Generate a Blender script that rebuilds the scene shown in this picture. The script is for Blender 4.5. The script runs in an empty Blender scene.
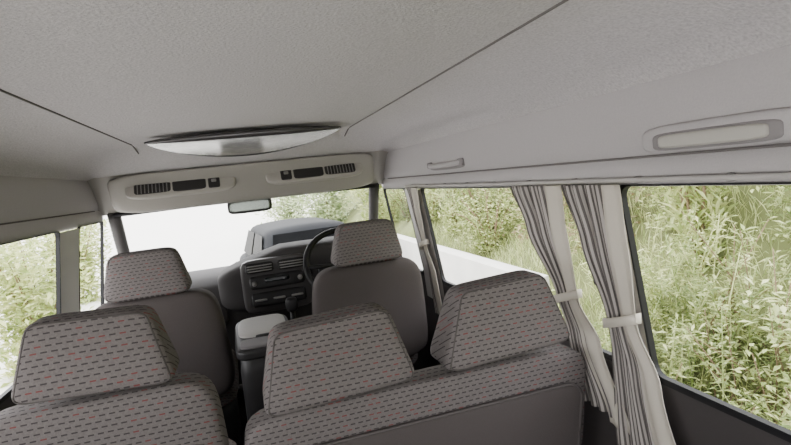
import bpy, bmesh, math, random
from mathutils import Vector, Matrix, Euler
C = bpy.context.scene.collection
E = 1.25            # eye height above the van floor
CX = 0.055          # centre line of the van
PI = math.pi
def lin(c):
    c = c/255.0
    return c/12.92 if c <= 0.04045 else ((c+0.055)/1.055)**2.4
def rgb(r, g, b): return (lin(r), lin(g), lin(b), 1)
def lerp(a, b, t): return a+(b-a)*t
def clamp(t): return max(0, min(1, t))
def smooth(t): t = clamp(t); return t*t*(3-2*t)
def interp(tab, v):
    if v <= tab[0][0]: return tab[0][1]
    for (a, x), (b, y) in zip(tab, tab[1:]):
        if v <= b: return lerp(x, y, (v-a)/(b-a))
    return tab[-1][1]
# ------------------------------------------------------------------ materials
def nt(name):
    m = bpy.data.materials.new(name); m.use_nodes = True
    t = m.node_tree
    return m, t, t.nodes['Principled BSDF'], t.nodes['Material Output']
def mat(name, col, rough=.7, nscale=0, namt=.15, bump=0, metal=0, spec=.5, sheen=0):
    m, t, b, o = nt(name)
    b.inputs['Base Color'].default_value = col
    b.inputs['Roughness'].default_value = rough
    b.inputs['Metallic'].default_value = metal
    b.inputs['Specular IOR Level'].default_value = spec
    if nscale:
        tc = t.nodes.new('ShaderNodeTexCoord'); n = t.nodes.new('ShaderNodeTexNoise')
        n.inputs['Scale'].default_value = nscale; n.inputs['Detail'].default_value = 4
        t.links.new(tc.outputs['Object'], n.inputs['Vector'])
        mx = t.nodes.new('ShaderNodeMix'); mx.data_type = 'RGBA'
        mx.inputs['A'].default_value = tuple(c*(1-namt) for c in col[:3])+(1,)
        mx.inputs['B'].default_value = tuple(min(1, c*(1+namt)) for c in col[:3])+(1,)
        t.links.new(n.outputs['Fac'], mx.inputs['Factor'])
        t.links.new(mx.outputs['Result'], b.inputs['Base Color'])
        if bump:
            bp = t.nodes.new('ShaderNodeBump'); bp.inputs['Strength'].default_value = bump
            bp.inputs['Distance'].default_value = .004
            t.links.new(n.outputs['Fac'], bp.inputs['Height']); t.links.new(bp.outputs['Normal'], b.inputs['Normal'])
    return m
def math_node(t, op, a, b=None):
    n = t.nodes.new('ShaderNodeMath'); n.operation = op
    for i, v in enumerate((a, b)):
        if v is None: continue
        if isinstance(v, (int, float)): n.inputs[i].default_value = v
        else: t.links.new(v, n.inputs[i])
    return n.outputs[0]
def dash_fabric(name, base, dark, red, rows=82, cols=54):
    m, t, b, o = nt(name)
    b.inputs['Roughness'].default_value = .95; b.inputs['Specular IOR Level'].default_value = .1
    tc = t.nodes.new('ShaderNodeTexCoord'); s = t.nodes.new('ShaderNodeSeparateXYZ')
    t.links.new(tc.outputs['Object'], s.inputs[0])
    v = math_node(t, 'ADD', s.outputs['Z'], math_node(t, 'MULTIPLY', s.outputs['Y'], .55))
    vr = math_node(t, 'MULTIPLY', v, rows)
    row = math_node(t, 'FLOOR', vr); fv = math_node(t, 'FRACT', vr)
    # every other row is shifted by half a dash
    ur = math_node(t, 'ADD', math_node(t, 'MULTIPLY', s.outputs['X'], cols), math_node(t, 'MULTIPLY', row, .5))
    cell = math_node(t, 'FLOOR', ur); fu = math_node(t, 'FRACT', ur)
    mu = math_node(t, 'LESS_THAN', fu, .62)
    mv = math_node(t, 'LESS_THAN', math_node(t, 'ABSOLUTE', math_node(t, 'SUBTRACT', fv, .5)), .12)
    mask = math_node(t, 'MULTIPLY', mu, mv)
    w2 = t.nodes.new('ShaderNodeTexWhiteNoise'); w2.noise_dimensions = '2D'
    cb = t.nodes.new('ShaderNodeCombineXYZ'); t.links.new(cell, cb.inputs[0]); t.links.new(row, cb.inputs[1])
    t.links.new(cb.outputs[0], w2.inputs['Vector'])
    isred = math_node(t, 'GREATER_THAN', w2.outputs['Value'], .80)
    mc = t.nodes.new('ShaderNodeMix'); mc.data_type = 'RGBA'
    mc.inputs['A'].default_value = dark; mc.inputs['B'].default_value = red
    t.links.new(isred, mc.inputs['Factor'])
    n = t.nodes.new('ShaderNodeTexNoise'); n.inputs['Scale'].default_value = 260
    t.links.new(tc.outputs['Object'], n.inputs['Vector'])
    nb = t.nodes.new('ShaderNodeMix'); nb.data_type = 'RGBA'
    nb.inputs['A'].default_value = tuple(c*.7 for c in base[:3])+(1,); nb.inputs['B'].default_value = tuple(c*1.3 for c in base[:3])+(1,)
    t.links.new(n.outputs['Fac'], nb.inputs['Factor'])
    mm = t.nodes.new('ShaderNodeMix'); mm.data_type = 'RGBA'
    t.links.new(mask, mm.inputs['Factor']); t.links.new(nb.outputs['Result'], mm.inputs['A']); t.links.new(mc.outputs['Result'], mm.inputs['B'])
    t.links.new(mm.outputs['Result'], b.inputs['Base Color'])
    bp = t.nodes.new('ShaderNodeBump'); bp.inputs['Strength'].default_value = .25; bp.inputs['Distance'].default_value = .003
    t.links.new(n.outputs['Fac'], bp.inputs['Height']); t.links.new(bp.outputs['Normal'], b.inputs['Normal'])
    return m
def stripe_fabric(name, base, dark, freq):
    m, t, b, o = nt(name)
    b.inputs['Roughness'].default_value = .95; b.inputs['Specular IOR Level'].default_value = .1
    uv = t.nodes.new('ShaderNodeUVMap'); s = t.nodes.new('ShaderNodeSeparateXYZ'); t.links.new(uv.outputs[0], s.inputs[0])
    f = math_node(t, 'FRACT', math_node(t, 'MULTIPLY', s.outputs['X'], freq))
    a = math_node(t, 'LESS_THAN', f, .45)
    mask = math_node(t, 'MULTIPLY', a, .9)
    mm = t.nodes.new('ShaderNodeMix'); mm.data_type = 'RGBA'
    mm.inputs['A'].default_value = base; mm.inputs['B'].default_value = dark
    t.links.new(mask, mm.inputs['Factor']); t.links.new(mm.outputs['Result'], b.inputs['Base Color'])
    tr = t.nodes.new('ShaderNodeBsdfTranslucent'); t.links.new(mm.outputs['Result'], tr.inputs['Color'])
    ms = t.nodes.new('ShaderNodeMixShader'); ms.inputs[0].default_value = .15
    t.links.new(b.outputs[0], ms.inputs[1]); t.links.new(tr.outputs[0], ms.inputs[2]); t.links.new(ms.outputs[0], o.inputs[0])
    return m
def leaf_mat(name, c1, c2):
    m, t, b, o = nt(name)
    g = t.nodes.new('ShaderNodeNewGeometry')
    mm = t.nodes.new('ShaderNodeMix'); mm.data_type = 'RGBA'
    mm.inputs['A'].default_value = c1; mm.inputs['B'].default_value = c2
    t.links.new(g.outputs['Random Per Island'], mm.inputs['Factor'])
    t.links.new(mm.outputs['Result'], b.inputs['Base Color']); b.inputs['Roughness'].default_value = .6
    tr = t.nodes.new('ShaderNodeBsdfTranslucent'); t.links.new(mm.outputs['Result'], tr.inputs['Color'])
    ms = t.nodes.new('ShaderNodeMixShader'); ms.inputs[0].default_value = .4
    t.links.new(b.outputs[0], ms.inputs[1]); t.links.new(tr.outputs[0], ms.inputs[2]); t.links.new(ms.outputs[0], o.inputs[0])
    return m
def glass_mat(name, fac=.02, tint=(1, 1, 1, 1)):
    m, t, b, o = nt(name); t.nodes.remove(b)
    tr = t.nodes.new('ShaderNodeBsdfTransparent'); tr.inputs[0].default_value = tint
    gl = t.nodes.new('ShaderNodeBsdfGlossy'); gl.inputs['Roughness'].default_value = .02
    ms = t.nodes.new('ShaderNodeMixShader'); ms.inputs[0].default_value = fac
    t.links.new(tr.outputs[0], ms.inputs[1]); t.links.new(gl.outputs[0], ms.inputs[2]); t.links.new(ms.outputs[0], o.inputs[0])
    return m
M = dict(
    liner=mat('headliner_cloth', rgb(189, 185, 186), .95, 190, .34, .5, spec=.1),
    duct=mat('side_trim_plastic', rgb(174, 170, 171), .7, 300, .1, .15, spec=.15),
    seam=mat('seam_dark', rgb(108, 104, 103), .9, spec=.1),
    header=mat('header_plastic', rgb(152, 148, 142), .55, 200, .05, spec=.35),
    bezel=mat('bezel_plastic', rgb(162, 158, 151), .5, 200, .05, spec=.35),
    vent_dark=mat('vent_dark_plastic', rgb(46, 44, 44), .5, spec=.3),
    black=mat('black_plastic', rgb(28, 27, 28), .5, spec=.3),
    rubber=mat('black_rubber', rgb(24, 24, 26), .6, spec=.3),
    lower=mat('lower_wall_plastic', rgb(66, 62, 62), .6, 200, .08, spec=.25),
    pillar=mat('pillar_plastic', rgb(172, 168, 166), .5, 250, .05, spec=.35),
    floor=mat('floor_carpet', rgb(46, 42, 41), .95, 300, .3, .3, spec=.1),
    seat=dash_fabric('dashed_seat_fabric', rgb(99, 94, 93), rgb(60, 56, 57), rgb(104, 60, 60)),
    seatback=mat('plain_seat_fabric', rgb(70, 65, 64), .9, 300, .1, .2, spec=.12),
    seatpanel=mat('plain_back_panel', rgb(72, 67, 66), .75, 300, .1, .15, spec=.2),
    piping=mat('seat_piping', rgb(76, 72, 71), .85, spec=.1),
    chrome=mat('steel_post', rgb(170, 170, 172), .25, metal=1),
    dash=mat('dash_plastic', rgb(66, 64, 64), .75, 250, .1, .1, spec=.15),
    stack=mat('stack_plastic', rgb(74, 72, 72), .45, spec=.4),
    button=mat('button_grey', rgb(126, 124, 122), .5),
    recess=mat('recess_grey', rgb(88, 85, 86), .7, spec=.2),
    recess_pale=mat('recess_pale_grey', rgb(132, 128, 129), .7, spec=.2),
    screen=mat('radio_screen', rgb(18, 24, 26), .15),
    lid=mat('console_lid', rgb(134, 131, 129), .6, 200, .08, spec=.2),
    stripe=stripe_fabric('striped_curtain', rgb(182, 176, 171), rgb(92, 87, 86), 72),
    cream=mat('cream_curtain_lining', rgb(194, 188, 176), .9, 400, .06, .1, spec=.1),
    mirror=mat('mirror_glass', rgb(92, 97, 92), .2, metal=.85),
    lens=mat('lamp_lens', rgb(170, 167, 160), .4),
    gloss=mat('sunroof_glass', rgb(196, 196, 194), .2, 22, .5, .10, metal=.8, spec=.9),
    rim=mat('sunroof_rim_plastic', rgb(84, 82, 83), .25, metal=.5, spec=.5),
    glass=glass_mat('clear_glass'),
    concrete=mat('pale_concrete', rgb(214, 211, 205), .9, 3, .08),
    whitewall=mat('white_paint', rgb(196, 194, 188), .9, 5, .15, spec=.1),
    earth=mat('grassy_earth', rgb(98, 104, 62), .95, 6, .4),
    carpaint=mat('dark_car_paint', rgb(34, 35, 37), .6, spec=.05),
    carglass=mat('car_glass', rgb(9, 10, 11), .4, spec=.02),
    tyre=mat('tyre', rgb(18, 18, 18), .8, spec=.1), taillight=mat('taillight', rgb(110, 16, 16), .3),
    stem=mat('stem_brown', rgb(128, 108, 86), .9),
    leafA=leaf_mat('leaf_fresh', rgb(140, 158, 90), rgb(216, 218, 162)),
    leafB=leaf_mat('leaf_dark', rgb(106, 124, 72), rgb(180, 188, 128)),
    leafC=leaf_mat('leaf_dry', rgb(126, 106, 82), rgb(178, 168, 126)),
    leafD=leaf_mat('leaf_hazed', rgb(158, 176, 132), rgb(212, 218, 180)),  # haze over the distant trees is put into this leaf colour
)
# ------------------------------------------------------------------ object helpers
def obj(name, bm, m, parent=None, sm=True):
    bmesh.ops.recalc_face_normals(bm, faces=bm.faces)
    me = bpy.data.meshes.new(name); bm.to_mesh(me); bm.free()
    if sm:
        for p in me.polygons: p.use_smooth = True
    me.materials.append(m if not isinstance(m, str) else M[m])
    o = bpy.data.objects.new(name, me); C.objects.link(o)
    if parent: o.parent = parent
    return o
def tag(o, label, cat, group=None, kind=None):
    o['label'] = label; o['category'] = cat
    if group: o['group'] = group
    if kind: o['kind'] = kind
    return o
def thing(name, label, cat, loc=(0, 0, 0), rotz=0, group=None):
    o = bpy.data.objects.new(name, None); C.objects.link(o); o.empty_display_size = .1
    o.location = loc; o.rotation_euler = (0, 0, rotz)
    return tag(o, label, cat, group)
def struct(name, bm, m, parent=None, sm=False):
    o = obj(name, bm, m, parent, sm)
    if not parent: o['kind'] = 'structure'
    return o
def superpoint(q, n):
    s = sum(abs(c)**n for c in q)**(1.0/n)
    return q/s
def superbox(fn, n=6, res=10, bm=None):
    bm = bm or bmesh.new(); t = bmesh.new()
    bmesh.ops.create_cube(t, size=2)
    bmesh.ops.subdivide_edges(t, edges=t.edges[:], cuts=res, use_grid_fill=True)
    mp = {}
    for v in t.verts:
        q = Vector([math.copysign(abs(c)**.75, c) for c in v.co])   # more points toward the rounded borders
        mp[v.index] = bm.verts.new(fn(superpoint(q, n)))
    t.verts.index_update()
    for f in t.faces: bm.faces.new([mp[v.index] for v in f.verts])
    t.free(); return bm
def rbox(c, h, n=10, res=5, rot=None, bm=None):
    c = Vector(c); R = Euler(rot).to_matrix() if rot else None
    def fn(p):
        q = Vector((p.x*h[0], p.y*h[1], p.z*h[2]))
        if R: q = R @ q
        return c+q
    return superbox(fn, n, res, bm)
def tube(pts, r, seg=8, closed=False, bm=None, flat=1.0):
    bm = bm or bmesh.new(); pts = [Vector(p) for p in pts]; n = len(pts); rings = []
    for i, p in enumerate(pts):
        a = pts[(i-1) % n] if (closed or i > 0) else p
        b = pts[(i+1) % n] if (closed or i < n-1) else p
        d = (b-a).normalized()
        up = Vector((0, 0, 1)) if abs(d.z) < .9 else Vector((0, 1, 0))
        s = d.cross(up).normalized(); u = s.cross(d)
        rr = r[i] if isinstance(r, (list, tuple)) else r
        rings.append([bm.verts.new(p+s*math.cos(2*PI*k/seg)*rr+u*math.sin(2*PI*k/seg)*rr*flat) for k in range(seg)])
    for i in range(n if closed else n-1):
        A, B = rings[i], rings[(i+1) % n]
        for k in range(seg): bm.faces.new((A[k], A[(k+1) % seg], B[(k+1) % seg], B[k]))
    if not closed: bm.faces.new(rings[0][::-1]); bm.faces.new(rings[-1])
    return bm
def grid(rows, bm=None):
    bm = bm or bmesh.new()
    vs = [[bm.verts.new(p) for p in r] for r in rows]
    for a, b in zip(vs, vs[1:]):
        for i in range(len(a)-1): bm.faces.new((a[i], a[i+1], b[i+1], b[i]))
    return bm
def disc(c, r, depth, axis='Y', seg=24, bm=None):
    bm = bm or bmesh.new(); t = bmesh.new()
    bmesh.ops.create_cone(t, cap_ends=True, segments=seg, radius1=r, radius2=r, depth=depth)
    R = {'Y': Matrix.Rotation(PI/2, 3, 'X'), 'X': Matrix.Rotation(PI/2, 3, 'Y'), 'Z': Matrix.Identity(3)}[axis]
    t.verts.index_update(); mp = [bm.verts.new(Vector(c)+R @ v.co) for v in t.verts]
    for f in t.faces: bm.faces.new([mp[v.index] for v in f.verts])
    t.free(); return bm
# ------------------------------------------------------------------ the shell of the van
Y0, YF = -1.1, 2.78
HW = [(-1.25, .845), (-.8, .845), (-.5, .83), (-.077, .77), (-.02, .765), (.126, .745)]
def wx(z, side): return CX+side*interp(HW, z)          # z is relative to the eye
SILL, TOP = -.545, -.085
ZC = [(0, .25), (.3, .248), (.465, .24), (.55, .226), (.62, .205), (.68, .178), (.72, .152), (.745, .126)]
def cz(dx, y):
    z = interp(ZC, abs(dx)); f = smooth((y-2.42)/(YF-2.42))
    return lerp(z, min(z, .135), f)
# floor
struct('floor', rbox((CX, 1.2, -.03), (.9, 2.45, .03), 30, 2), 'floor')
# ceiling
xs = [i/24*.745 for i in range(-24, 25)]; ys = [Y0+(YF-Y0)*j/40 for j in range(41)]
struct('ceiling', grid([[(CX+dx, y, E+cz(dx, y)) for dx in xs] for y in ys]), 'liner', sm=True)
for k, dx in enumerate((.465, -.465)):
    struct('trim_%d' % (k+1), tube([(CX+dx, y, E+cz(dx, y)-.0005) for y in [Y0+(2.54-Y0)*j/30 for j in range(31)]], .003, 6), 'seam')
# header above the windscreen
hd = []
for k in range(8):
    t = k/7
    hd.append([(CX+s*lerp(.79, .775, t), lerp(YF-.015, 3.02, t), E+lerp(cz(s*.745, YF)+.004, -.05, t)) for s in [i/12 for i in range(-12, 13)]])
struct('trim_3', grid(hd), 'header', sm=True)
for k, s in enumerate((1, -1)):
    nm = 'right' if s > 0 else 'left'
    # lower wall
    zs = [-1.25, -1.0, -.8, -.65, SILL]
    w = grid([[(wx(z, s), y, E+z) for y in (Y0, 0, 1, 2, 2.75, 3.45)] for z in zs])
    struct('wall_'+nm, w, 'lower')
    # upper side duct: swells a little, with a crease above the window band
    sec = [(-.006, .140), (.0, .126), (.005, .105), (.008, .08), (.009, .05), (.009, .01), (.004, -.015), (0, -.02)]
    rows = [[(wx(z, s)-s*d, y, E+z) for y in (Y0, 0, .6, 1.2, 1.8, 2.4, 2.78, 3.02)] for d, z in sec]
    struct('trim_%d' % (4+k), grid(rows), 'duct', sm=True)
    rows = [[(wx(z, s)-s*d, y, E+z) for y in (Y0, 0, 1, 2, 2.5, 3.04)] for d, z in [(-.004, -.02), (.008, -.026), (.009, -.06), (.006, -.082), (-.006, TOP)]]
    struct('trim_%d' % (6+k), grid(rows), 'duct', sm=True)
    struct('trim_%d' % (8+k), tube([(wx(-.02, s)-s*.003, y, E-.021) for y in (Y0, 0, 1, 2, 2.9)], .003, 6), 'seam')
    # pillars
    for q, (a, b) in enumerate(((.985, 1.10), (2.34, 2.6), (Y0, -.55))):
        zs2 = [SILL-.12, SILL, -.42, -.3, -.2, TOP]
        struct('trim_%d' % (10+3*k+q), grid([[(wx(z, s)-s*.012, y, E+z) for y in (a, a+.02, (a+b)/2, b-.02, b)] for z in zs2]), 'pillar')
    # A pillar
    top = Vector((CX+s*.70, 3.0, E-.05)); bot = Vector((CX+s*.76, 3.45, E-.47))
    struct('trim_%d' % (16+k), tube([top.lerp(bot, i/6) for i in range(7)], .032, 8), 'dash', sm=True)
    # side windows
def rloop(a0, a1, b0, b1, r, n=7):
    pts = []
    for (ca, cb, st) in ((a1-r, b1-r, 0), (a0+r, b1-r, 1), (a0+r, b0+r, 2), (a1-r, b0+r, 3)):
        for i in range(n):
            an = PI/2*(st+i/(n-1)); pts.append((ca+r*math.cos(an), cb+r*math.sin(an)))
    return pts
def side_window(num, s, a, b, r=.03):
    t = bpy.data.objects.new('window_%d' % num, None); C.objects.link(t); t['kind'] = 'structure'
    t.location = (wx(SILL, s), (a+b)/2, E+SILL); L = Vector(t.location)
    inner = rloop(a+.003, b-.003, SILL+.010, TOP+.003, r); outer = rloop(a-.002, b+.001, SILL-.006, TOP+.006, .010)
    bm = bmesh.new()
    P = lambda y, z, d: Vector((wx(z, s)-s*d, y, E+z))-L
    R = [[bm.verts.new(P(y, z, d)) for (y, z) in lp] for lp, d in ((outer, .006), (outer, .013), (inner, .013), (inner, -.002))]
    for A, B in zip(R, R[1:]):
        for i in range(len(A)): bm.faces.new((A[i], A[(i+1) % len(A)], B[(i+1) % len(A)], B[i]))
    obj('window_seal', bm, 'rubber', t, False)
    obj('window_pane', grid([[P(y, z, -.008) for y in (a, b)] for z in (SILL, -.3, TOP)]), 'glass', t, False)
n = 1
for s in (1, -1):
    for a, b in ((1.10, 2.34), (-.55, .985), (2.6, 3.02)):
        side_window(n, s, a, b, .03); n += 1
t = bpy.data.objects.new('window_7', None); C.objects.link(t); t['kind'] = 'structure'; t.location = (CX, 3.2, E-.47)
L = Vector(t.location)
obj('window_pane', grid([[Vector((CX-lerp(.70, .76, k), lerp(3.0, 3.45, k), E+lerp(-.05, -.47, k)))-L, Vector((CX, lerp(3.06, 3.53, k), E+lerp(-.04, -.47, k)))-L,
     Vector((CX+lerp(.70, .76, k), lerp(3.0, 3.45, k), E+lerp(-.05, -.47, k)))-L] for k in (0, .5, 1)]), 'glass', t, True)
obj('window_seal', tube([Vector((CX-.70, 2.99, E-.055))-L, Vector((CX, 3.05, E-.045))-L, Vector((CX+.70, 2.99, E-.055))-L], .012, 6), 'rubber', t)
# tailgate behind the camera: low panel, roof rail, big window
bk = grid([[(CX-.845, Y0, E-1.25), (CX+.845, Y0, E-1.25)], [(CX-.83, Y0, E-.5), (CX+.83, Y0, E-.5)]])
grid([[(CX-.765, Y0, E-.02), (CX+.765, Y0, E-.02)], [(CX-.6, Y0, E+.21), (CX+.6, Y0, E+.21)]], bk)
struct('wall_back', bk, 'lower')
# front bulkhead below the windscreen
struct('wall_front', grid([[(CX-.84, 3.47, E-1.25), (CX+.84, 3.47, E-1.25)], [(CX-.8, 3.5, E-.47), (CX+.8, 3.5, E-.47)]]), 'lower')
# ------------------------------------------------------------------ overhead console with air vents
oc = thing('overhead_console', 'beige overhead air console with two vent clusters above the windscreen', 'air console', (CX, 2.84, E+.04))
def ocf(p):
    x = p.x*.665; z = p.z*.097; y = p.y*.06-z*.55
    return Vector((x, y, z))
obj('console_body', superbox(ocf, 7, 12), 'header', oc)
def ocy(z): return -.06-z*.55
for s in (-1, 1):
    obj('vent_bezel', rbox((s*.33, ocy(.02)-.001, .020), (.255, .016, .056), 4.5, 8, (-.5, 0, 0)), 'bezel', oc)
    v = obj('vent_grille', rbox((s*.462, ocy(.022)-.014, .022), (.082, .006, .032), 8, 4, (-.5, 0, 0)), 'vent_dark', oc)
    for k in range(9):
        obj('louvre', rbox((s*.462-.066+k*.0165, ocy(.022)-.021, .022), (.0018, .004, .028), 8, 1, (-.5, 0, 0)), 'button', v)
    obj('dark_panel', rbox((s*.294, ocy(.022)-.014, .022), (.078, .006, .036), 8, 4, (-.5, 0, 0)), 'vent_dark', oc)
    sw = obj('control_switch', rbox((s*.178, ocy(.022)-.013, .022), (.028, .006, .036), 8, 4, (-.5, 0, 0)), 'vent_dark', oc)
    obj('switch_knob', rbox((s*.178, ocy(.026)-.021, .028), (.012, .004, .008), 6, 2, (-.5, 0, 0)), 'button', sw)
# ------------------------------------------------------------------ sunroof
sr = thing('sunroof', 'lens-shaped glossy sunroof panel with dark rim in the front ceiling', 'sunroof', (CX, 2.22, E+.224))
def lens_(a, n=64):
    out = []
    for i in range(n):
        q = 2*PI*i/n; y = math.sin(q); out.append((a*math.cos(q), (.27*abs(y)**1.5 if y > 0 else -.05*abs(y)**1.3)*a/.375))
    return out
def srz(y): return -.21*y if y > 0 else .02*y
obj('rim', tube([(x, y, srz(y)) for x, y in lens_(.385)], [(.017 if y < .02 else lerp(.015, .010, clamp(y/.12)))*(1-.7*abs(x/.385)**3) for x, y in lens_(.385)], 8, True, flat=.9), 'rim', sr)
bm = bmesh.new(); rings = []
for k in range(1, 9):
    r = k/8; rings.append([bm.verts.new((x*r, y*r+.02*(1-r), srz(y*r+.02*(1-r))-.006-.004*(1-r*r))) for x, y in lens_(.380)])
c0 = bm.verts.new((0, .02, -.014))
for i in range(64): bm.faces.new((c0, rings[0][i], rings[0][(i+1) % 64]))
for A, B in zip(rings, rings[1:]):
    for i in range(64): bm.faces.new((A[i], B[i], B[(i+1) % 64], A[(i+1) % 64]))
obj('glossy_panel', bm, 'gloss', sr)
# ------------------------------------------------------------------ side roof fittings
X = wx(.02, 1)
lp = thing('side_lamp', 'slim grey side lamp housing with dull pale lens above the rear right window', 'lamp', (X-.003, .72, E+.010))
obj('lamp_housing', superbox(lambda p: Vector((p.x*.024, p.y*.17, p.z*.028)), 4.5, 8), 'duct', lp)
obj('lamp_lens', superbox(lambda p: Vector((p.x*.012-.023, p.y*.110, p.z*.013-.005)), 6, 6), 'lens', lp)
obj('lamp_recess', superbox(lambda p: Vector((p.x*.008-.019, p.y*.130, p.z*.0175-.005)), 6, 6), 'recess_pale', lp)
ag = thing('assist_grip', 'small grey assist grip on the side trim above the middle right window', 'grab handle', (X-.009, 1.98, E+.02))
obj('recess_plate', superbox(lambda p: Vector((p.x*.004+.003, p.y*.19, p.z*.022-.003)), 4, 6), 'recess_pale', ag)
obj('grip_bar', tube([(0, -.17, 0), (-.010, -.15, -.003), (-.016, -.10, -.005), (-.018, 0, -.006), (-.016, .10, -.005), (-.010, .15, -.003), (0, .17, 0)], .011, 8), 'duct', ag)
for s in (-1, 1): obj('end_cap', rbox((-.004, s*.165, 0), (.009, .022, .013), 5, 4), 'recess_pale', ag)
rail = thing('curtain_rail', 'slim grey curtain rail along the top of the right windows', 'curtain rail', (wx(-.07, 1)-.02, 1.0, E-.068))
obj('rail_bar', tube([(0, y, 0) for y in (-1.5, -.5, .2, .8, 1.55)], .006, 6), 'pillar', rail)
for i in range(14): obj('rail_bracket', rbox((.006, -1.4+i*.22, 0), (.008, .006, .008), 6, 1), 'button', rail)
# ------------------------------------------------------------------ curtains
def sheet(name, parent, m, rows, folds, amp, L, ns=60, nz=50, ph=0):
    z0, z1 = rows[0][0], rows[-1][0]; bm = bmesh.new(); uvl = bm.loops.layers.uv.new('UVMap'); g = []; uvs = {}
    for j in range(nz+1):
        z = lerp(z0, z1, j/nz)
        for A, B in zip(rows, rows[1:]):
            if A[0] >= z >= B[0]-1e-6:
                t = smooth((A[0]-z)/(A[0]-B[0])) ; ya, yb, xo = (lerp(A[i], B[i], t) for i in (1, 2, 3)); break
        r = []
        wd = abs(ya-yb)
        for i in range(ns+1):
            s = i/ns; y = lerp(ya, yb, s)
            w_ = math.sin(2*PI*folds*s+ph+.6*math.sin(j*.13))+.45*math.sin(2*PI*folds*.53*s+ph*2+j*.07)
            x = wx(z, 1)-xo+amp*w_*min(1, .35+wd*4)
            v = bm.verts.new(Vector((x, y+.25*amp*math.sin(4*PI*folds*s+.4*math.sin(j*.2)), E+z))-L); uvs[v] = (s*.25, z); r.append(v)
        g.append(r)
    for a, b in zip(g, g[1:]):
        for i in range(ns):
            f = bm.faces.new((a[i], a[i+1], b[i+1], b[i]))
            for lo in f.loops: lo[uvl].uv = uvs[lo.vert]
    o = obj(name, bm, m, parent)
    sd = o.modifiers.new('thickness', 'SOLIDIFY'); sd.thickness = .002
    return o
def curtain(label, srows, lrows, tie, lmat='cream', folds=4):
    L = Vector((wx(srows[0][0], 1)-.03, (srows[0][1]+srows[0][2])/2, E+srows[-1][0]))
    t = thing('curtain', label, 'curtain', L)
    sheet('striped_panel', t, 'stripe', srows, folds, .008, L)
    sheet('lining_strip', t, lmat, lrows, 1.5, .006, L, 24, ph=1)
    z, a, b, xo = tie
    x = wx(z, 1)-xo
    pts = [(x+.026*math.cos(q), (a+b)/2+(abs(a-b)/2+.006)*math.sin(q), E+z-.02*math.sin(q)) for q in [2*PI*i/20 for i in range(20)]]
    bm = bmesh.new(); g = []
    for dz in (-.012, .012): g.append([bm.verts.new(Vector(p)+Vector((0, 0, dz))-L) for p in pts])
    for i in range(20): bm.faces.new((g[0][i], g[0][(i+1) % 20], g[1][(i+1) % 20], g[1][i]))
    o = obj('tie_band', bm, 'cream', t); o.modifiers.new('thickness', 'SOLIDIFY').thickness = .004
    return t
#            z     yfar  ynear xo
curtain('striped grey curtain tied back at the rear edge of the middle window',
    [(-.075, 1.44, 1.245, .035), (-.2, 1.40, 1.25, .035), (-.395, 1.31, 1.235, .03), (-.5, 1.29, 1.20, .03), (-.70, 1.27, 1.12, .03)],
    [(-.075, 1.255, 1.16, .04), (-.2, 1.262, 1.175, .04), (-.395, 1.25, 1.195, .035), (-.5, 1.22, 1.135, .035), (-.72, 1.14, 1.05, .035)],
    (-.395, 1.31, 1.20, .032))
curtain('striped grey curtain with cream edge hanging in front of the pillar by the rear window',
    [(-.075, 1.165, 1.000, .04), (-.22, 1.135, 1.01, .04), (-.41, 1.09, 1.02, .035), (-.55, 1.10, .995, .035), (-.80, 1.12, .965, .035)],
    [(-.075, 1.010, .935, .048), (-.22, 1.02, .945, .048), (-.41, 1.03, .975, .04), (-.55, 1.00, .93, .04), (-.80, .975, .87, .04)],
    (-.41, 1.09, .978, .038))
curtain('narrow pale curtain tied back beside the driver seat pillar',
    [(-.075, 2.50, 2.42, .03), (-.22, 2.49, 2.43, .03), (-.364, 2.46, 2.43, .03), (-.5, 2.46, 2.40, .03), (-.72, 2.46, 2.38, .03)],
    [(-.075, 2.43, 2.31, .036), (-.22, 2.44, 2.35, .036), (-.364, 2.44, 2.39, .034), (-.5, 2.42, 2.35, .034), (-.72, 2.40, 2.32, .034)],
    (-.364, 2.46, 2.39, .032), folds=3)
ba = thing('belt_anchor', 'small dark seat belt anchor on pillar between the two striped curtains', 'belt anchor', (wx(-.3, 1)-.022, 1.10, E-.31))
obj('anchor_plate', rbox((0, 0, 0), (.012, .018, .026), 5, 4), 'black', ba)
obj('anchor_bolt', disc((-.012, 0, .004), .008, .008, 'X', 12), 'chrome', ba)
# ------------------------------------------------------------------ seats
def headrest(t, xc, zb, zt, wb, wt, d, y, lean=.16, postz=.06, roll=0, n=9):
    zc, hz = (zb+zt)/2, (zt-zb)/2
    def fn(p):
        k = (p.z+1)/2; z = zc+p.z*hz
        w = lerp(wb, wt, k); dd = lerp(d*1.05, d*.62, k)
        return Vector((xc+p.x*w-(z-zb)*roll, y+p.y*dd-(z-zb)*lean-.003*(1-p.x*p.x)*(1-p.z*p.z), z+p.x*w*roll))
    h = obj('headrest', superbox(fn, n, 14), 'seat', t)
    # piping round the border of the rear face
    lp = []
    for (a, b) in rloop(-1, 1, -1, 1, .16, 6):
        lp.append(fn(superpoint(Vector((a*.985, -.93, b*.985)), n))+Vector((0, -.0005, 0)))
    obj('piping', tube(lp, .0022, 6, True), 'piping', h)
    for s in (-1, 1):
        obj('headrest_post', tube([(xc+s*wb*.45, y+.03, zb+.02), (xc+s*wb*.45, y+.04, zb-postz)], .006, 8), 'chrome', h)
    return h
def back(t, xc, zb, zt, wb, wt, d, lean, m, n=6, bulge=.0):
    zc, hz = (zb+zt)/2, (zt-zb)/2
    def fn(p):
        k = (p.z+1)/2; z = zc+p.z*hz
        return Vector((xc+p.x*lerp(wb, wt, k), p.y*lerp(d*1.25, d*.85, k)+(zt-z)*lean, z))
    return obj('backrest', superbox(fn, n, 14), m, t)
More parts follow.
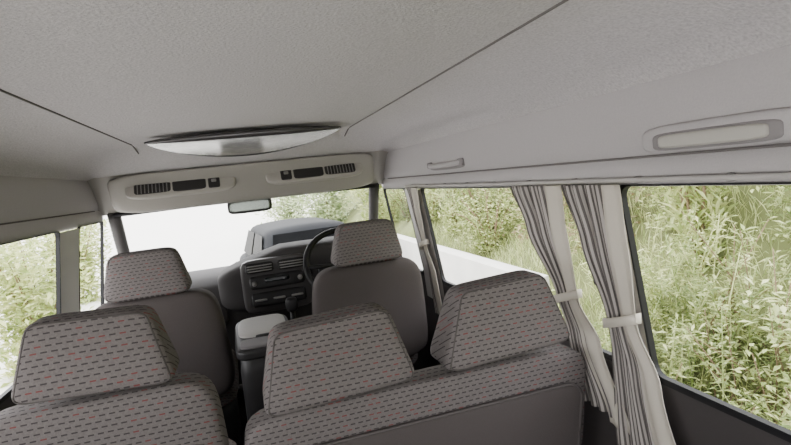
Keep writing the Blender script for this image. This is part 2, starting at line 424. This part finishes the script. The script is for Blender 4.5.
def rear_panel(t, xc, zb, zt, w, d, lean, ztop, pipe=True, m='seatpanel'):
    zc, hz = (zb+zt)/2, (zt-zb)/2; full = ztop-zb
    def yy(z): return -lerp(d*1.25, d*.85, (z-zb)/full)+(ztop-z)*lean
    p_ = obj('back_panel', superbox(lambda p: Vector((xc+p.x*w, yy(zc+p.z*hz)-.004+p.y*.012, zc+p.z*hz)), 9, 10), m, t)
    if pipe:
        lp = rloop(-w+.01, w-.01, zb, zt, .05)
        obj('piping', tube([(xc+a, yy(b)-.014, b) for a, b in lp], .004, 6, True), 'piping', p_)
    return p_
def cushion(t, xc, w, zt, y0, y1, h=.07):
    obj('seat_cushion', superbox(lambda p: Vector((xc+p.x*w, lerp(y0, y1, (p.y+1)/2), zt-h+p.z*h+.02*p.y)), 5, 8), 'seat', t)
    obj('seat_base', rbox((xc, (y0+y1)/2, (zt-2*h)/2), (w*.9, (y1-y0)*.42, (zt-2*h)/2), 8, 3), 'black', t)
def front_seat(label, x):
    t = thing('front_seat', label, 'seat', (x, 2.21, 0))
    cushion(t, 0, .26, .46, .12, .62)
    back(t, 0, .40, E-.365, .272, .238, .08, .22, 'seatback', 5.5)
    headrest(t, 0, E-.365, E-.183, .160, .118, .065, -.02, n=7)
    return t
front_seat("driver seat behind the steering wheel with plain grey back and patterned headrest", .482)
front_seat("front passenger seat on the far left with plain grey back and patterned headrest", -.387)
t = thing('single_seat', 'nearest single seat at the left, patterned headrest, across the aisle from the bench', 'seat', (-.348, 1.22, 0))
cushion(t, 0, .24, .44, .12, .6)
back(t, 0, .40, E-.392, .245, .235, .065, .26, 'seat', 7)
headrest(t, .022, E-.368, E-.209, .152, .108, .064, -.03, roll=-.05)
rear_panel(t, 0, .42, E-.54, .215, .065, .26, E-.392, False)
t = thing('bench_seat', 'wide two-headrest bench seat in patterned grey fabric, nearest the camera', 'bench seat', (.388, 1.22, 0))
cushion(t, 0, .45, .42, .12, .6)
back(t, 0, .36, E-.51, .47, .455, .065, .28, 'seat', 8)
headrest(t, -.228, E-.485, E-.298, .180, .130, .075, -.035, roll=.05)
headrest(t, .192, E-.475, E-.283, .180, .114, .075, -.035, roll=.05)
rear_panel(t, .0, .38, E-.605, .43, .065, .28, E-.51)
rb = obj('release_button', rbox((.09, -.01, E-.504), (.022, .02, .010), 5, 4), 'black', t)
# ------------------------------------------------------------------ dashboard
db = thing('dashboard', 'dark grey dashboard with centre stack under the windscreen', 'dashboard', (CX, 2.9, 0))
prof = [(2.95, -.98), (2.82, -.66), (2.77, -.55), (2.79, -.47), (2.88, -.435), (3.2, -.43), (3.44, -.46), (3.44, -.98)]
bm = bmesh.new(); rr = []
for i in range(13):
    x = lerp(-.74, .74, i/12)
    rr.append([bm.verts.new((x, y-2.9, E+z)) for y, z in prof])
for A, B in zip(rr, rr[1:]):
    for k in range(len(prof)): bm.faces.new((A[k], A[(k+1) % 8], B[(k+1) % 8], B[k]))
bm.faces.new(rr[0]); bm.faces.new(rr[-1])
o = obj('dash_body', bm, 'dash', db); bv = o.modifiers.new('bevel', 'BEVEL'); bv.width = .02; bv.segments = 3
# instrument hood: one sweep from the stack to the driver's door
def hood(p):
    x = .245+p.x*.475
    top = .168-.085*clamp((.10-x)/.32)-.02*clamp((x-.5)/.2)
    return Vector((x, -.06+p.y*.16-p.z*.03, E-.475+(p.z*top if p.z > 0 else p.z*.15)))
obj('instrument_hood', superbox(hood, 5.5, 14), 'dash', db)
st = obj('centre_stack', superbox(lambda p: Vector((.06+p.x*.172, -.215+p.y*.03-p.z*.025, E-.485+p.z*.14)), 8, 6), 'stack', db)
def stf(z): return -.250-(z+.485)/.14*.025
for s in (-1, 1):
    v = obj('air_vent', rbox((.06+s*.078, stf(-.385), E-.385), (.068, .012, .026), 7, 3, (-.17, 0, 0)), 'black', st)
    for k in range(3): obj('vent_louvre', rbox((.06+s*.078, stf(-.385)-.012, E-.398+k*.013), (.062, .003, .0025), 8, 1), 'button', v)
rd = obj('radio', rbox((.06, stf(-.46), E-.46), (.135, .014, .034), 10, 3, (-.17, 0, 0)), 'black', st)
obj('radio_display', rbox((.06, stf(-.457)-.014, E-.451), (.06, .003, .011), 10, 2, (-.17, 0, 0)), 'screen', st)
for k in range(6): obj('radio_button', rbox((-.02+k*.032, stf(-.475)-.014, E-.477), (.010, .004, .006), 6, 1, (-.17, 0, 0)), 'button', st)
for s in (-1, 1): obj('radio_knob', disc((.06+s*.112, stf(-.46)-.016, E-.46), .012, .016, 'Y', 14), 'button', st)
obj('control_panel', rbox((.06, stf(-.55), E-.55), (.135, .012, .036), 10, 3, (-.17, 0, 0)), 'black', st)
for k in range(3): obj('control_slider', rbox((-.03+k*.09, stf(-.55)-.014, E-.55), (.03, .004, .005), 6, 2), 'button', st)
for k in range(5): obj('control_button', rbox((-.03+k*.045, stf(-.575)-.012, E-.572), (.014, .004, .006), 6, 1), 'button', st)
obj('gauge_panel', rbox((.45, -.220, E-.43), (.18, .012, .08), 6, 5, (-.3, 0, 0)), 'screen', db)
obj('passenger_vent', rbox((-.58, -.135, E-.51), (.07, .01, .028), 7, 3), 'black', db)
obj('glove_box', rbox((-.40, -.10, E-.62), (.2, .02, .06), 8, 4, (.3, 0, 0)), 'dash', db)
# steering wheel
sw = thing('steering_wheel', 'black steering wheel half hidden behind the driver seat headrest', 'steering wheel', (.450, 2.55, E-.410))
Rw = lambda x, y, z=0: Matrix.Rotation(math.radians(-38), 3, 'X') @ Vector((x, z, y))
obj('rim', tube([Rw(.195*math.cos(2*PI*i/40), .195*math.sin(2*PI*i/40)) for i in range(40)], .015, 10, True), 'black', sw)
obj('hub', superbox(lambda p: Rw(p.x*.065, p.z*.05, p.y*.025+.02), 4, 6), 'black', sw)
for a in (0, PI, -PI/2-.5, -PI/2+.5):
    obj('spoke', tube([Rw(.05*math.cos(a), .04*math.sin(a), .01), Rw(.19*math.cos(a), .19*math.sin(a))], .012, 6), 'black', sw)
obj('column', tube([Rw(0, 0, .03), Rw(0, -.02, .16)], .035, 10), 'stack', sw)
# mirror
mr = thing('rear_view_mirror', 'small rear view mirror hanging from the header in the windscreen', 'mirror', (.035, 2.87, E-.082))
obj('mirror_housing', superbox(lambda p: Vector((p.x*.115, p.y*.02+.01, p.z*.038)), 5, 8), 'vent_dark', mr)
obj('mirror_glass', superbox(lambda p: Vector((p.x*.104, p.y*.003-.011, p.z*.029)), 8, 6), 'mirror', mr)
obj('mirror_stem', tube([(0, .02, .0), (0, .06, .03), (0, .12, .045)], .009, 8), 'vent_dark', mr)
# console box and gear lever
cb = thing('console_box', 'dark centre console box with worn grey padded lid between the front seats', 'console', (.01, 2.1, 0))
obj('console_body', rbox((0, 0, .335), (.10, .17, .325), 9, 6), 'black', cb)
obj('lid_frame', superbox(lambda p: Vector((p.x*.108, p.y*.17+.005, E-.580+p.z*.020+.02*p.y)), 7, 8), 'black', cb)
ld = obj('console_lid', superbox(lambda p: Vector((p.x*.094, p.y*.100+.055, E-.556+p.z*.016+.012*p.y)), 4.5, 8), 'lid', cb)
obj('console_tray', superbox(lambda p: Vector((p.x*.088, p.y*.042-.105, E-.572+p.z*.006+.004*p.y)), 6, 5), 'recess', cb)
obj('lid_latch', rbox((0, -.050, E-.566), (.03, .006, .010), 5, 3), 'black', ld)
gl = thing('gear_lever', 'black gear lever standing right of the console box below the centre stack', 'gear lever', (.155, 2.42, 0))
obj('lever_shaft', tube([(0, .03, .1), (0, .02, .55), (0, 0, E-.56)], .012, 8), 'black', gl)
obj('lever_knob', superbox(lambda p: Vector((p.x*.028, p.y*.026, E-.545+p.z*.035)), 3, 6), 'black', gl)
obj('lever_boot', tube([(0, .03, 0), (0, .03, .2), (0, .025, .42)], [.09, .07, .02], 12), 'rubber', gl)
# ------------------------------------------------------------------ outside
GZ = -.6
struct('ground', grid([[(x, y, GZ) for x in (-60, 60)] for y in (-40, 120)]), 'concrete')
random.seed(4)
WY0, WY1 = 3.4, 9.8
def bankz(x, y):
    return GZ+max(0, x-1.75)*.85+.12*math.sin(y*1.3+x)+.08*math.sin(y*3.1)-.1
xs = [1.6+i*.3 for i in range(20)]; ys = [-8+j*.5 for j in range(55)]
b = struct('bank', grid([[(x, y, min(bankz(x, y), 4)) for x in xs] for y in ys]), 'earth', sm=True)
WT = E-.89
wl = tag(obj('low_wall', rbox((2.1, (WY0+WY1)/2, .5*(GZ-.05+WT)), (.08, (WY1-WY0)/2, .5*(WT-GZ+.05)), 40, 2), 'whitewall', None, False), 'low white painted wall outside the middle right window', 'wall')
def leaf(bm, p, d, ln, w):
    d = d.normalized(); s = d.cross(Vector((random.uniform(-.3, .3), random.uniform(-.3, .3), 1))).normalized()*w
    m_ = p+d*ln*.5+Vector((0, 0, .1*ln)); q = p+d*ln
    a, b_, c_, d_ = (bm.verts.new(v) for v in (p, m_+s, q, m_-s))
    bm.faces.new((a, b_, c_, d_))
def shrub(name, label, cat, loc, h, w, nl, ls, m, group, weed=False, stems=7):
    t = thing(name, label, cat, loc, random.uniform(0, 6), group)
    st = bmesh.new(); lf = bmesh.new()
    for i in range(stems):
        a = random.uniform(0, 2*PI); r = random.uniform(.1, .9)*w
        tip = Vector((r*math.cos(a), r*math.sin(a), h*random.uniform(.6, 1.0)))
        pts = [Vector((0, 0, -.1)), tip*.35+Vector((random.uniform(-.06, .06), 0, .12*h)), tip*.7+Vector((0, 0, .1*h)), tip]
        tube(pts, [.016, .011, .008, .004], 5, bm=st)
        for k in range(nl//stems):
            u = random.uniform(.05, 1)
            p = pts[0].lerp(pts[3], u)+Vector((max(-.4*w, min(.4*w, random.gauss(0, .22*w))), max(-.4*w, min(.4*w, random.gauss(0, .22*w))), random.gauss(0, .10*h)))
            p.z = max(p.z, .02)
            d = Vector((random.uniform(-1, 1), random.uniform(-1, 1), random.uniform(-.2, 1.2 if weed else .6)))
            leaf(lf, p, d, ls*random.uniform(.6, 1.5), ls*(.12 if weed else .26))
    obj('branches', st, 'stem', t); obj('foliage', lf, m, t, False)
    return t
def weed(loc, h, m):
    # a clump of crooked stalks carrying small leaves all the way up
    t = thing('stalky_weed', 'pale stalky weed with small leaves close outside the rear right window', 'weed', loc, 0, 'stalky weeds by the rear window')
    st = bmesh.new(); lf = bmesh.new()
    for i in range(10):
        b0 = Vector((random.uniform(-.18, .18), random.uniform(-.18, .18), -.05)); hh = h*random.uniform(.5, 1.05)
        tip = b0+Vector((random.uniform(-.35, .35), random.uniform(-.35, .35), hh))
        mid = b0.lerp(tip, .5)+Vector((random.uniform(-.12, .12), random.uniform(-.12, .12), .05))
        tube([b0, mid, tip], [.005, .004, .002], 5, bm=st)
        for k in range(60):
            u = random.uniform(.12, 1); p = (b0.lerp(mid, u*2) if u < .5 else mid.lerp(tip, u*2-1))+Vector((random.gauss(0, .02), random.gauss(0, .02), 0))
            a = random.uniform(0, 2*PI)
            leaf(lf, p, Vector((math.cos(a), math.sin(a), random.uniform(-.3, .8))), random.uniform(.025, .08), random.uniform(.004, .010))
    obj('stalks', st, 'stem' if random.random() < .3 else 'leafA', t); obj('foliage', lf, m, t, False)
for i in range(34):
    y = -1.6+i*.36+random.uniform(-.12, .12); x = 2.45+(i % 3)*.62+random.uniform(0, .25)
    if y > WY0-.8: x = max(x, 2.95)
    dry = i in (14, 15, 17, 18, 20, 23)
    if i % 4 == 0 and not dry:
        shrub('tall_weed', 'tall narrow-leaved weed on the bank outside the right windows', 'weed', (x, y, bankz(x, y)), random.uniform(.8, 1.2), .32, 900, .12, 'leafA', 'tall weeds on the bank', True)
    elif dry:
        shrub('dry_shrub', 'brownish dry shrub on the bank beyond the middle right window', 'shrub', (x, y, bankz(x, y)), 1.25, .6, 900, .06, 'leafC', 'dry shrubs on the bank', stems=16)
    else:
        shrub('green_shrub', 'leafy green shrub on the bank outside the right windows', 'shrub', (x, y, bankz(x, y)), random.uniform(.8, 1.25), .55, 2600, .048, 'leafA' if i % 2 else 'leafB', 'green shrubs on the bank')
for i in range(60):
    y = -.3+(i//3)*.17+random.uniform(-.06, .06); x = (1.7, 2.05, 2.4)[i % 3]+random.uniform(0, .22)
    if i % 3:
        weed((x, y, bankz(x, y)), random.uniform(.55, 1.05), 'leafA' if i % 2 else 'leafB')
    else:
        shrub('low_shrub', 'low yellow-green shrub close outside the rear right window', 'shrub', (x, y, bankz(x, y)), random.uniform(.4, .75), .34, 2000, .036, 'leafA' if i % 4 else 'leafB', 'low shrubs by the rear window')
for i, (x, y, z, h) in enumerate(((3.0, 11.2, .2, 2.1), (4.6, 12.6, .4, 2.4), (5.4, 8.6, 2.1, 1.9), (5.4, 5.8, 2.1, 1.9), (5.4, 3.2, 2.1, 1.8), (5.4, .7, 2.1, 1.8))):
    shrub('bushy_tree', 'bushy green tree standing behind the bank on the right', 'tree', (x, y, z), h, 1.0, 1800, .15, 'leafA', 'bushy trees behind the bank')
for i, (x, y, h) in enumerate(((2.2, 14.5, 2.6), (1.5, 18.5, 2.9), (4.6, 17.5, 3.2), (7.1, 18, 3.3))):
    shrub('pale_tree', 'hazy pale green tree ahead, above the parked dark car', 'tree', (x, y, GZ), h, 1.15, 5000, .14, 'leafD', 'hazy trees ahead')
for i, (x, y, h) in enumerate(((-2.5, 7.0, 1.9), (-3.05, 9.1, 2.0), (-3.3, 11.6, 2.0), (-3.9, 13.8, 2.2))):
    shrub('roadside_bush', 'green roadside bush outside the front left door window', 'shrub', (x, y, GZ), h, .75, 3000, .11, 'leafA', 'bushes outside the left door')
gr = bmesh.new()
for i in range(18000):
    y = random.uniform(-2.5, 8); x = (1.7 if y < WY0-.4 else 2.45)+random.random()**1.2*2.4
    p = Vector((x, y, bankz(x, y)-.02)); leaf(gr, p, Vector((random.uniform(-.9, .9), random.uniform(-.9, .9), 1)), random.uniform(.08, .28), random.uniform(.002, .005))
tag(obj('grass', gr, 'leafA', None, False), 'long green grass covering the bank outside the right windows', 'grass', None, 'stuff')
# car ahead
car = thing('car', 'dark grey parked car with black windows seen through the windscreen', 'car', (.72, 8.3, GZ), .10)
obj('car_body', superbox(lambda p: Vector((p.x*.80, p.y*2.1, .50+p.z*.30-.04*p.y*p.y)), 5, 12), 'carpaint', car)
def cab(p):
    k = (p.z+1)/2
    return Vector((p.x*lerp(.76, .58, k), lerp(p.y*1.45, p.y*.9, k)-.1, .94+p.z*.36-.04*p.x*p.x*k))
obj('cabin', superbox(cab, 12, 10), 'carpaint', car)
def pane(pts): return grid([[Vector(pts[0]), Vector(pts[1])], [Vector(pts[3]), Vector(pts[2])]])
obj('rear_window', pane([(-.60, -1.400, .82), (.60, -1.400, .82), (.50, -1.085, 1.215), (-.50, -1.085, 1.215)]), 'carglass', car)
for s in (-1, 1):
    for (y0, y1, u0, u1) in ((-1.15, -.15, -.88, -.15), (-.02, .98, -.02, .72)):
        obj('side_window', pane([(s*.713, y0, .83), (s*.713, y1, .83), (s*.618, u1, 1.2), (s*.618, u0, 1.2)]), 'carglass', car)
    for yy in (-1.3, 1.35):
        w_ = obj('wheel', disc((s*.74, yy, .31), .31, .2, 'X', 28), 'tyre', car); obj('hub_cap', disc((s*.845, yy, .31), .19, .02, 'X', 20), 'chrome', w_)
    obj('tail_light', rbox((s*.62, -2.06, .62), (.14, .05, .08), 6, 3), 'taillight', car)
obj('rear_bumper', superbox(lambda p: Vector((p.x*.81, -2.05+p.y*.1, .36+p.z*.1)), 5, 6), 'tyre', car)
# ------------------------------------------------------------------ light
w = bpy.data.worlds.new('overcast'); bpy.context.scene.world = w; w.use_nodes = True
t = w.node_tree; bg = t.nodes['Background']
tc = t.nodes.new('ShaderNodeTexCoord'); s = t.nodes.new('ShaderNodeSeparateXYZ'); t.links.new(tc.outputs['Generated'], s.inputs[0])
cr = t.nodes.new('ShaderNodeValToRGB'); t.links.new(s.outputs['Z'], cr.inputs[0])
cr.color_ramp.elements[0].position = 0; cr.color_ramp.elements[0].color = (1, .99, .98, 1)
cr.color_ramp.elements[1].position = 1; cr.color_ramp.elements[1].color = (.94, .96, 1, 1)
t.links.new(cr.outputs[0], bg.inputs[0]); bg.inputs[1].default_value = 8.0
def area(name, loc, rot, sx, sy, power, portal=False, col=(1, 1, 1)):
    l = bpy.data.lights.new(name, 'AREA'); l.shape = 'RECTANGLE'; l.size = sx; l.size_y = sy; l.energy = power; l.color = col
    if portal: l.cycles.is_portal = True
    o = bpy.data.objects.new(name, l); C.objects.link(o); o.location = loc; o.rotation_euler = rot
for s in (1, -1):
    for a, b in ((1.10, 2.34), (-.55, .985), (2.6, 3.3)):
        area('window_portal', (wx(-.3, s)+s*.03, (a+b)/2, E-.3), (0, s*PI/2, 0), .46, b-a, 1, True)
area('window_portal', (CX, 3.32, E-.26), (-PI/2, 0, 0), 1.5, .5, 1, True)
area('window_portal', (CX, Y0-.02, E-.26), (PI/2, 0, 0), 1.6, .5, 1, True)
area('rear_fill', (CX-.45, Y0-.25, E-.45), (math.radians(122), 0, 0), .9, .5, 8, col=(.99, .99, 1))  # added fill lamp behind the tailgate, tilted up to brighten ceiling and cabin
sl = bpy.data.lights.new('sun', 'SUN'); sl.energy = 5; sl.angle = .5; so = bpy.data.objects.new('sun', sl); C.objects.link(so)
so.rotation_euler = (math.radians(-18), math.radians(-22), 0)
# ------------------------------------------------------------------ camera
cam = bpy.data.cameras.new('camera'); co = bpy.data.objects.new('camera', cam); C.objects.link(co)
cam.sensor_width = 36; cam.lens = 36*520/791; cam.clip_start = .02
fw = Vector((.275, .957, -.0922)).normalized(); rt = Vector((.9526, -.2843, -.1085)); rt = (rt-fw*rt.dot(fw)).normalized(); up = rt.cross(fw)
mw = Matrix(((rt.x, up.x, -fw.x, 0), (rt.y, up.y, -fw.y, 0), (rt.z, up.z, -fw.z, E), (0, 0, 0, 1)))
co.matrix_world = mw
bpy.context.scene.camera = co
